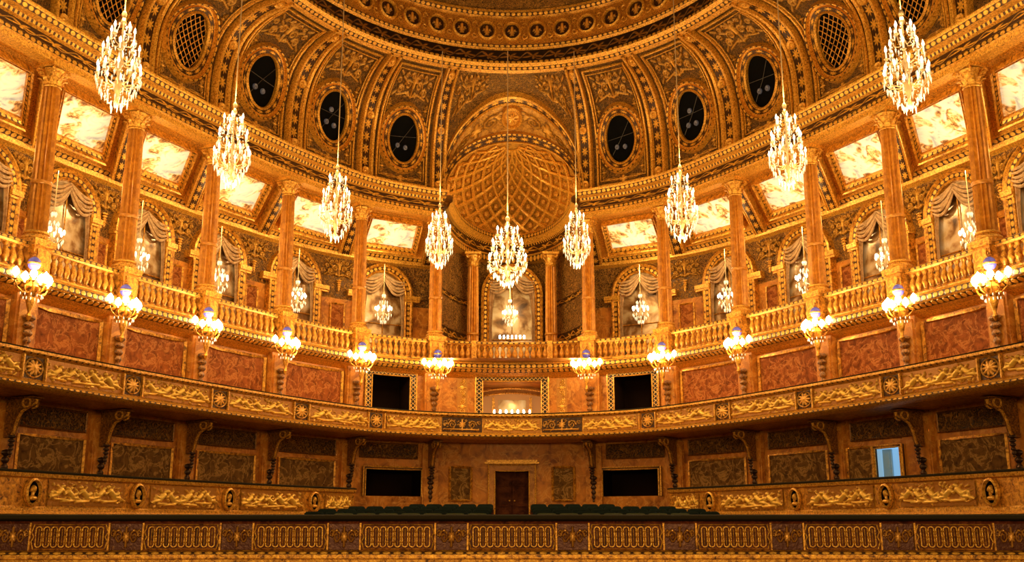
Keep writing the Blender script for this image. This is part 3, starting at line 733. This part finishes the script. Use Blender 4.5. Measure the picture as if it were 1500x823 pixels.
for sgn in (-1,1):
    for i in range(-8,NL+9):
        L=[];R_=[]
        for j in range(25):
            e=radians(84)*j/24; l=pi*i/NL+sgn*tw(e)
            if 0<=l<=pi: L.append(dz(l,e)); R_.append(.013*(.25+.75*cos(e)))
            else:
                if len(L)>2: m.tube(L,R_,5)
                L=[];R_=[]
        if len(L)>2: m.tube(L,R_,5)
for i in range(0,2*NL+1):
    for j in range(0,11):
        te=j*pi/(2*NL); e=te/radians(78)*radians(84)
        if e>radians(82): break
        if (i+j)%2==0: continue
        l2=pi*i/(2*NL)
        if .03<l2<pi-.03:
            c=dz(l2,e); r=.022*(.12+.88*cos(e)); mr.ball((c.x,c.y,c.z),r,r,r,6,4)
build('lattice_ribs',m,mGoldB,t,stuff=True); build('rosettes',mr,mCarve,t,stuff=True)
# ribs
for sg in (-1,1):
    for k in range(1,8):
        s=sg*k; t=thing('ceiling_rib','gilded rib rising over the cove, %s from the niche on the %s side'%(ORD[k-1],sd(s)),'rib',surf(s,0),'gilded ribs of the cove')
        m=MB(); m.grid([[surf(s+x/.47,p/22,o) for x,o in ((-.050,0),(-.048,.022),(-.044,.030),(-.030,.028),(-.025,.014),(.025,.014),(.030,.028),(.044,.030),(.048,.022),(.050,0))] for p in range(23)],mats=[0,0,0,0,1,0,0,0,0],perseg=True); build('rib_body',m,[mGoldB,mRos],t)
        for p in (.06,.5,.94):
            m=MB(); rows=[]
            for i in range(12):
                a=2*pi*i/12; rows.append([surf(s+r*cos(a)/.47,p+r*sin(a)/.75,o) for r,o in ((.026,.012),(.024,.028),(.012,.024),(0.0005,.034))])
            m.grid(rows,cr=True); build('boss',m,mGoldB,t)
# oval windows
OW=[k+.5 for k in range(1,6)]
for sg in (-1,1):
    for i,kk in enumerate(OW):
        s0=sg*kk; lf=lambda a,b,o,s0=s0: surf(s0+a/.47,.385+b/.75,o)
        t=thing('oval_window','dark oval window in gilded frame%s, %s from the niche on the %s side'%(' with diamond lattice' if kk>4 else '',ORD[i],sd(sg)),'oval window',lf(0,-.15,0),'oval windows of the cove')
        rx,ry=.090,.138
        m=MB(); m.grid([[lf(rx*r*cos(2*pi*a/32),ry*r*sin(2*pi*a/32),.004) for r in (0.001,.5,1.02)] for a in range(33)]); build('pane',m,mBlack,t)
        m=MB(); offs=[(0,.0),(0,.022),(.008,.030),(.014,.020),(.036,.020),(.040,.010),(.050,.010),(.054,.028),(.064,.030),(.068,0)]
        m.grid([[lf((rx+k)*cos(2*pi*a/48),(ry+k)*sin(2*pi*a/48),o) for k,o in offs] for a in range(49)],mats=[0,0,0,1,0,0,0,2,0],perseg=True); build('frame',m,[mGoldB,mRos,mEgg],t)
        if kk>4:
            m=MB()
            for q in range(-5,6):
                for d_ in (-1,1):
                    L=[]
                    for u in range(-12,13):
                        x=q*.032+d_*u*.011; y=u*.014
                        if (x/rx)**2+(y/ry)**2<1: L.append(lf(x,y,.012))
                    if len(L)>1: m.tube(L,.0022,4)
            build('lattice',m,mGold,t)
        else:
            for L in ([lf(-.06,-.09,.01),lf(0,0,.01),lf(.06,.09,.01)],[lf(-.085,.01*i,.01),lf(0,.01,.01),lf(.085,.02-.01*i,.01)]):
                m=MB(); m.tube(L,.0018,4); build('support_bar',m,mBarD,t)
            for (x,y) in ((-.03,-.045),(.02,-.05),(-.01,.03))[:2+i%2]:
                m=MB(); m.grid([[lf(x+r*cos(a*pi/5),y+r*1.2*sin(a*pi/5),o) for r,o in ((.012,.004),(.012,.014),(.008,.015),(0.0005,.010))] for a in range(11)]); build('spotlight',m,mEquip,t)
        for ins,rr_ in ((.165,.007),(.20,.0035)):
            L=[];lo_,hi_=.04+(ins-.165),.94-(ins-.165)
            for p in [lo_+(hi_-lo_)*j/10 for j in range(11)]: L.append(surf(s0-.5+ins,p,.008))
            for j in range(1,6): L.append(surf(s0-.5+ins+(1-2*ins)*j/6,hi_,.008))
            for p in [hi_-(hi_-lo_)*j/10 for j in range(11)]: L.append(surf(s0+.5-ins,p,.008))
            for j in range(1,6): L.append(surf(s0+.5-ins-(1-2*ins)*j/6,lo_,.008))
            m=MB(); m.tube(L,rr_,5,True); build('panel_border',m,mGoldB,t)
        build('upper_spray',relief(RSP,lambda a,b,h,lf=lf: lf((a-.5)*.26,.218+b*.17,.003+h),.016,True),mRelC,t)
        build('lower_spray',relief(RB,lambda a,b,h,lf=lf: lf((a-.5)*.26,-.258+b*.05,.003+h),.010,True),mRelC,t)
        for sx in (-1,1):
            build('corner_spray',relief(RB,lambda a,b,h,lf=lf,sx=sx: lf(sx*(.10+b*.04),.14+a*.07,.003+h),.010,True),mRelC,t)
            build('corner_spray',relief(RB,lambda a,b,h,lf=lf,sx=sx: lf(sx*(.10+b*.04),-.22+a*.08,.003+h),.010,True),mRelC,t)
# drum
m=MB(); dp=[(-.02,2.38),(.01,2.385),(.03,2.395),(.045,2.41),(.045,2.425),(.02,2.432),(.02,2.495),(.035,2.505),(.04,2.52),(.03,2.527),(.03,2.675),(.045,2.685),(.06,2.70),(.06,2.715),(.05,2.72)]
R2=radians(128)
m.grid([[E(-R2+2*R2*i/120,d,z) for d,z in dp] for i in range(121)],mats=[0,2,0,2,0,3,0,2,0,4,0,2,0,0],perseg=True)
structure('trim_7',m,[mGoldB,mDen,mEgg,mLeafD,mCarve],'oval gilded ceiling ring above the cove')
m=MB(); m.grid([[E(2*pi*i/72,.05+(1.16)*j/6,2.72+.12*sin(j/6*pi/2)) for j in range(7)] for i in range(73)]); structure('ceiling',m,mVineG,'dark ornamented plafond inside the oval ring')
n=0
FL=hmap([(0,-.28,0,.3,.09),(0,.1,0,.12,.13),(-.08,-.1,-.22,.12,.05),(-.22,.12,-.28,.0,.045),(.08,-.1,.22,.12,.05),(.22,.12,.28,0,.045),(-.2,-.12,.2,-.12,.045),(-.06,-.15,-.14,-.3,.04),(.06,-.15,.14,-.3,.04)],.5,16,16)
for k in range(-6,7):
    al=radians(6.6*k)
    lab=('round gilded medallion with fleur-de-lis on the ceiling ring, '+('at the centre' if k==0 else '%s from the centre on the %s'%(NTH[abs(k)-1],sd(k))))
    t=thing('ring_medallion',lab,'medallion',E(al,.03,2.60),'fleur-de-lis medallions of the ceiling ring')
    def mf(x,z,o,al=al): return E(al+x/1.3,.03+o,2.60+z)
    m=MB(); m.grid([[mf(r*cos(a*pi/12),r*sin(a*pi/12),o) for r,o in ((.058,0),(.058,.018),(.048,.024),(.042,.012),(.042,.002))] for a in range(25)]); build('ring',m,mGoldB,t)
    build('fleur_de_lis',relief(FL,lambda a,b,h,mf=mf: mf((a-.5)*.078,(b-.5)*.078,.003+h),.012),mRelD,t)
    if k<6:
        t2=thing('ring_scroll','gilded scroll ornament between ring medallions, %s from the left'%NTH[min(11,n)],'ornament',E(al+radians(3.3),.03,2.60),'scrolls between the ring medallions'); n+=1
        def mg(x,z,o,al=al): return E(al+radians(3.3)+x/1.3,.03+o,2.60+z)
        for sy in (-1,1):
            m=MB(); m.tube([mg(.018*cos(u*.6)*(1-u/14),sy*(.03+.018*sin(u*.6)*(1-u/14)),.008) for u in range(12)],.005,5)
            build('scroll',m,mGoldB,t2)
# ------------------------------------------------------------ chandeliers
def mk_chand():
    rt=thing('chandelier','x','chandelier')
    m=MB(); m.lathe([(0,-.005),(.006,0),(.010,.012),(.003,.03),(.009,.05),(.013,.07),(.004,.09),(.004,.13),(.009,.15),(.006,.17),(.003,.2),(.003,.28),(.010,.295),(.005,.31),(0,.315)],12); build('stem',m,mArm,rt,local=True)
    m=MB(); m.lathe([(0,.308),(.0022,.312),(.0022,1.2),(0,1.21)],6); m.lathe([(.0,.31),(.007,.315),(.009,.325),(.004,.335),(0,.34)],8); build('rope',m,mRope,rt,local=True)
    cr=MB()
    def drop(x,y,z,r,l):
        i=len(cr.v); cr.v+=[V((x+r,y,z)),V((x,y+r,z)),V((x-r,y,z)),V((x,y-r,z)),V((x,y,z+l*.35)),V((x,y,z-l))]
        for a in range(4): cr.face((i+a,i+(a+1)%4,i+4)); cr.face((i+(a+1)%4,i+a,i+5))
    rn=random.Random(5)
    for (R,z,n_,l) in ((.070,.088,15,.020),(.062,.070,11,.020),(.050,.048,11,.022),(.036,.026,9,.022),(.018,.006,6,.022),(.060,.163,12,.018),(.050,.145,9,.020),(.044,.225,10,.016),(.026,.272,7,.016),(.052,.115,9,.018)):
        for k in range(n_):
            a=2*pi*k/n_+R*40; drop(R*cos(a),R*sin(a),z+rn.uniform(-.008,.008),.0034,l)
    for (Ra,za,Rb,zb,n_) in ((.022,.290,.056,.185,7),(.042,.235,.070,.11,7),(.064,.085,.016,.0,7)):
        for k in range(n_):
            a=2*pi*k/n_
            for j in range(1,9):
                t=j/9; R=Ra+(Rb-Ra)*t**1.6; z=za+(zb-za)*t; drop(R*cos(a),R*sin(a),z,.0021,.005)
    build('crystal_drops',cr,mCrys,rt,local=True,stuff=True)
    cm=fm=None
    for ti,(R,z,n_) in enumerate(((.068,.10,10),(.056,.175,8),(.038,.24,5))):
        arm0=None
        for k in range(n_):
            a=2*pi*k/n_+ti*.3
            if arm0 is None:
                m=MB(); m.tube([V((.004,0,z-.01)),V((R*.35,0,z-.03)),V((R*.75,0,z-.026)),V((R,0,z-.006))],.0022,5); m.lathe([(0,z-.008),(.007,z-.002),(.009,z),(.004,z+.001)],8,F=lambda x,y,zz,R=R:V((x+R,y,zz)))
                arm0=o=build('arm',m,mArm,rt,local=True)
            else: o=arm0.copy(); C.objects.link(o); o.parent=rt
            o.rotation_euler=(0,0,a)
            if cm is None:
                m=MB(); m.lathe([(.0028,0),(.0028,.022),(0,.023)],6); c=build('candle',m,mWax,rt,local=True); cm=c
                m=MB(); m.lathe([(0,.022),(.0038,.027),(.0046,.032),(.0025,.040),(0,.047)],8); fm=build('flame',m,mFlameC,c,local=True)
            else:
                c=cm.copy(); C.objects.link(c); c.parent=rt; fo=fm.copy(); C.objects.link(fo); fo.parent=c
            c.location=(R*cos(a)*H,R*sin(a)*H,z*H)
    return Proto(rt)
PCh=mk_chand()
CH=[(-1.404,3.45,1.445,1.10),(-1.124,3.95,1.326,1.03),(-.785,4.44,1.237,1.02),(-.357,4.93,1.235,.94),(-.022,4.95,1.147,1.08),(.318,4.93,1.235,.94),(.755,4.44,1.237,1.02),(1.105,3.95,1.32,1.04),(1.41,3.45,1.44,1.13)]
nmz=['far left chandelier nearest the left edge','second chandelier from the left','third chandelier from the left','chandelier just left of the central one','central chandelier hanging lowest before the niche','chandelier just right of the central one','third chandelier from the right','second chandelier from the right','far right chandelier nearest the right edge']
for i,(x,y,z,sc) in enumerate(CH):
    o=PCh.put(V((x,y,z)),i*.4,'large glowing crystal chandelier on a long rope, %s'%nmz[i],'large crystal chandeliers',sc)
    if i==4: o.scale=(1.36,1.36,1.02)
    plight(V((x,y,z-.02)),200,.03)
    plight(V((x,y,z+.37)),115,.03)
def mk_small():
    rt=thing('small_chandelier','x','chandelier')
    m=MB(); m.lathe([(0,-.003),(.006,.004),(.003,.02),(.008,.04),(.003,.06),(.002,.12),(.006,.13),(.0015,.14),(.0015,.26)],8); build('stem',m,mArm,rt,local=True)
    m=MB(); m2=MB(); m3=MB()
    for k in range(8):
        a=k*pi/4; ca,sa=cos(a),sin(a); R=.034
        m.tube([V((0,0,.045)),V((ca*R*.6,sa*R*.6,.03)),V((ca*R,sa*R,.045))],.0018,4)
        m2.ball((ca*R,sa*R,.062),.0045,.0045,.009,6,4)
        for (r,z) in ((R,.034),(R*.7,.02),(R*.35,.004),(R*.5,.09),(R*.2,.12),(R*.8,.07)):
            b=len(m3.v); x,y=r*cos(a+r*20),r*sin(a+r*20); q=.0034
            m3.v+=[V((x+q,y,z)),V((x,y+q,z)),V((x-q,y,z)),V((x,y-q,z)),V((x,y,z+.006)),V((x,y,z-.012))]
            for c in range(4): m3.face((b+c,b+(c+1)%4,b+4)); m3.face((b+(c+1)%4,b+c,b+5))
    build('arms',m,mArm,rt,local=True); build('flames',m2,mFlameC,rt,local=True,stuff=True); build('crystal_drops',m3,mCrys,rt,local=True,stuff=True)
    return Proto(rt)
PS=mk_small()
for sg in (-1,1):
    for k in range(1,7):
        ss=sg*(k+.5)*.985; p=W(ss,.20,1.125-.013*k); PS.put(p,k,'small crystal chandelier in the upper gallery, %s bay from the niche on the %s side'%(ORD[k-1],sd(sg)),'small gallery chandeliers',1.3)
        plight(W(ss,.15,1.42),88,.02,(1,.76,.38))
PS.put(V((-.012,6.15,1.17)),0,'small crystal chandelier hanging inside the central niche','small gallery chandeliers',1.25); plight(V((0,6.1,1.40)),130,.03,(1,.74,.38)); plight(V((0,5.85,1.78)),185,.04,(1,.72,.30))  # last light is an added unseen fill for the half dome
def candela(p,w_,n_,lab):
    t=thing('candelabrum',lab,'candelabrum',p)
    m=MB(); F=lambda x,y,z:p+V((x,y,z)); m.lathe([(.012,0),(.01,.004),(.003,.01),(.003,.03)],8,F=F); m.tube([p+V((-w_,0,.03)),p+V((w_,0,.03))],.002,5); build('stand',m,mGoldB,t)
    for i in range(n_):
        m=MB(); m.ball((-w_+2*w_*i/(n_-1),0,.042),.006,.006,.012,6,4,F=F); build('flame',m,mFlame,t)
candela(V((0,5.95,1.02)),.07,7,'lit candelabrum behind the central balustrade')
candela(W(0,.12,.582),.10,7,'row of flames standing in for chandelier reflections in the central box opening'); plight(W(0,.14,.70),8,.01)  # flames and light put in place of chandelier reflections
# ------------------------------------------------------------ sconces
def mk_sconce():
    rt=thing('wall_sconce','x','sconce')
    m=MB(); m.lathe([(0,-.145),(.005,-.138),(.010,-.125),(.005,-.112),(.010,-.095),(.017,-.070),(.013,-.055),(.024,-.034),(.027,-.020),(.016,-.008),(.008,-.002),(.006,.02),(.012,.032),(.004,.036)],14)
    m.box(Fl,-.01,.01,0,.04,-.060,-.035); build('basket',m,mGold,rt,local=True)
    m=MB(); m.ball((0,0,.066),.023,.023,.025,14,9); build('globe',m,mGlobe,rt,local=True)
    m=MB(); m.lathe([(.0225,.062),(.025,.066),(.0225,.070)],16); build('globe_band',m,mGold,rt,local=True)
    m=MB(); m.lathe([(.005,.090),(.009,.095),(.003,.100),(.005,.107),(0,.113)],8); build('finial',m,mGold,rt,local=True)
    cn=None
    for i,(x,y,z) in enumerate(((-.078,0,.004),(-.054,-.020,-.010),(-.028,-.032,.004),(0,-.038,-.010),(.028,-.032,.004),(.054,-.020,-.010),(.078,0,.004))):
        m=MB(); m.tube([V((0,0,-.03)),V((x*.5,y*.5,-.046)),V((x*.85,y*.85,z-.034)),V((x,y,z-.014))],.0026,5); m.lathe([(0,z-.016),(.008,z-.010),(.009,z-.008),(.003,z-.007)],8,F=lambda p,q,r,x=x,y=y:V((p+x,q+y,r))); build('arm',m,mGold,rt,local=True)
        if cn is None:
            m=MB(); m.lathe([(.003,-.008),(.003,.002),(0,.003)],6); cn=c=build('candle',m,mWax,rt,local=True)
            m=MB(); m.lathe([(0,.0),(.009,.006),(.013,.014),(.010,.025),(0,.036)],10); fl_=build('flame',m,mFlame,c,local=True)
        else:
            c=cn.copy(); C.objects.link(c); c.parent=rt; f2=fl_.copy(); C.objects.link(f2); f2.parent=c
        c.location=(x*H,y*H,z*H)
    m=MB()
    for i in range(7):
        a=radians(-180+30*i)
        for (R,z) in ((.048,-.052),(.034,-.066)):
            m.ball((R*cos(a),R*.6*sin(a),z),.0022,.0022,.006,5,3)
    build('crystal_drops',m,mCrys,rt,local=True,stuff=True)
    return Proto(rt)
PSc=mk_sconce()
for s in (-6,-5,-4,-3,-2,-1,1,2,3,4,5,6):
    ss=s+(.022*(abs(s)-1))*(1 if s>0 else -1)
    PSc.put(W(ss,-.058,.845),rotz(s),'lit gilded candle sconce with blue and white globe, %s from the centre on the %s'%(ORD[abs(s)-1],sd(s)),'candle sconces below the columns')
    plight(W(ss,-.115,.85),100,.012,(1,.70,.30))
# ------------------------------------------------------------ lower parapet
def sp2(s): return s+(abs(s)-3)*.11*(1 if s>0 else -1)
for sg in (-1,1):
    t=thing('lower_parapet','low gilded parapet with oval portrait medallions and reclining figure reliefs, %s side'%sd(sg),'parapet',W(sg*5,-.25,-.03))
    a,b=sorted((sg*2.45,sg*6.8))
    m=MB(); m.sweep([(-.27,-.10),(-.27,.035),(-.255,.045),(-.255,.055),(-.25,.06),(-.25,.148),(-.262,.153),(-.265,.165),(-.2,.168),(-.2,.0)],a,b,60,mats=[1,0,0,0,2,0,0,0,0]); 
    e=sg*2.45; ii=len(m.v); m.v+=[W(e,d,z) for d,z in ((-.27,-.10),(-.27,.035),(-.25,.06),(-.25,.148),(-.265,.165),(-.2,.168),(-.2,-.1))]; m.face(range(ii,ii+7))
    build('body',m,[mGoldB,mGrey,mGold],t)
    m=MB(); m.sweep([(-.266,.166),(-.268,.171),(-.25,.175),(-.21,.175),(-.195,.168)],a,b,60); build('velvet_rail',m,mVelvet,t)
    for k in range(3,7):
        c=sp2(sg*k)
        F=frame(c,-.252,.104)
        m=MB(); m.grid([[F(r*.75*cos(i*pi/12),y,r*sin(i*pi/12)) for r,y in ((.046,0),(.046,-.012),(.039,-.016),(.035,-.004),(0.0005,-.004))] for i in range(25)],mats=[0,0,0,1],perseg=True)
        md=build('portrait_medallion',m,[mGoldB,mBlack],t)
        build('portrait_bust',relief(RBU[k%2],lambda a_,b_,h,F=F:F((a_-.5)*.046,-.003-h,(b_-.5)*.062),.012,True),mRelC,md)
        if k<6:
            c2=(sp2(sg*k)+sp2(sg*(k+1)))/2
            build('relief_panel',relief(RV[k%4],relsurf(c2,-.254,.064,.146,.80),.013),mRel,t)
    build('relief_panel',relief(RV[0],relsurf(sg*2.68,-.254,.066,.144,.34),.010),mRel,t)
# ------------------------------------------------------------ front rail
def RL(x,o,z):
    a=abs(x); y=3.1-max(0,a-.83)*.10
    return V((x,y-o,z))
t=thing('orchestra_rail','long low gilded rail across the foreground with linked loops and floral panels','rail',V((0,3.1,-.129)))
XS=[-1.9+3.8*i/60 for i in range(61)]
m=MB(); rp=[(-.04,.012),(.0,.012),(.004,.008),(.0,.004),(0,-.070),(.01,-.074),(.014,-.082),(.014,-.093),(.02,-.096),(.02,-.128)]
m.grid([[RL(x,o,z) for o,z in rp] for x in XS],mats=[3,3,3,1,0,2,0,0,0],perseg=True); build('body',m,[mGold,mDarkRed,mEgg,mDarkRed],t)
m=MB(); m.grid([[RL(x,o,z) for o,z in ((-.045,.012),(.012,.012),(.02,.018),(.018,.026),(.008,.030),(-.04,.030))] for x in XS]); build('padded_rail',m,mVelvet,t)
fx=[k*.31+.175 for k in range(0,6)]
fx=[-x for x in fx[::-1]]+fx
for x in fx:
    build('floral_panel',relief(RB,lambda a,b,h,x=x:RL(x+(a-.5)*.086,.004+h,-.069+.072*b),.009),mRelR,t)
    for sx in (-.047,.047): 
        m=MB(); m.box(lambda a,b,c,x=x,sx=sx:RL(x+sx+a,-b,c),-.0025,.0025,-.009,0,-.07,.006); build('divider',m,mGold,t)
for a,b in zip(fx,fx[1:]):
    x0,x1=a+.060,b-.060; n_=max(3,int((x1-x0)/.0205)); m=MB()
    for i in range(n_):
        x=x0+(x1-x0)*(i+.5)/n_; L=[]
        for q in range(14):
            an=2*pi*q/14; L.append(RL(x+.0082*cos(an),.006,-.033+(.020 if sin(an)>0 else -.020)+.0082*sin(an)))
        m.tube(L,.0024,5,True)
        m.tube([RL(x,.006,-.055),RL(x,.006,-.011)],.0012,4)
        if i<n_-1:
            xx=x0+(x1-x0)*(i+1)/n_
            for z in (-.033,-.018,-.048): m.tube([RL(xx-.005,.008,z),RL(xx+.005,.008,z)],.0026,4)
    build('loop_chain',m,mGoldB,t,stuff=True)
    for z in (.001,-.067):
        m=MB(); m.tube([RL(x0-.004,.005,z),RL((x0+x1)/2,.005,z),RL(x1+.004,.005,z)],.0016,4); build('border_bead',m,mGold,t)
    for sx,x in ((-1,x0-.003),(1,x1+.003)):
        m=MB(); m.tube([RL(x,.006,.001),RL(x+sx*.006,.006,-.02),RL(x,.006,-.033),RL(x+sx*.006,.006,-.046),RL(x,.006,-.067)],.0022,5); build('end_scroll',m,mGoldB,t)
# ------------------------------------------------------------ seats
def mk_seat(mat):
    rt=thing('theatre_seat','x','seat')
    m=MB(); rows=[]
    for i in range(13):
        u=-1+i/6; zt=.119-.007*abs(u)**9
        rows.append([V((u*.0385,y,z)) for y,z in ((-.008,.06),(-.010,.1),(-.009,zt-.006),(-.004,zt),(.004,zt),(.008,zt-.006),(.008,.06))])
    m.grid(rows,cc=True); m.face(range(7)); m.face(range(84,91)); build('backrest',m,mat,rt,local=True)
    m=MB(); rows=[[V((u*.034,y,z)) for y,z in ((-.066,.052),(-.069,.058),(-.064,.066),(-.03,.069),(-.008,.066),(-.008,.052))] for u in (-1,-.9,0,.9,1)]
    m.grid(rows,cc=True); build('seat_cushion',m,mat,rt,local=True)
    for sx in (-1,1):
        m=MB(); m.box(Fl,sx*.039-.002,sx*.039+.002,-.06,.006,0,.085); m.box(Fl,sx*.039-.003,sx*.039+.003,-.06,.006,.085,.09); build('side_frame',m,mWood,rt,local=True)
    return Proto(rt)
PA=mk_seat(mSeat); PB_=mk_seat(mSeatD)
rown=['front','second','third','fourth','rear']
for r,(y,ext) in enumerate(((4.0,.66),(4.3,.86),(4.6,.80),(4.9,.74),(5.2,.52))):
    for sg in (-1,1):
        i=0; x=.13
        while x<ext:
            (PA if r==0 else PB_).put(V((sg*x,y,flz(y)+(.006 if r==0 else .0005))),0,'upholstered theatre seat in the %s row, %s seat %s of the aisle'%(rown[r],NTH[min(i,11)],sd(sg)),'theatre seats in the stalls')
            x+=.0835; i+=1
print('objects',len(bpy.data.objects))
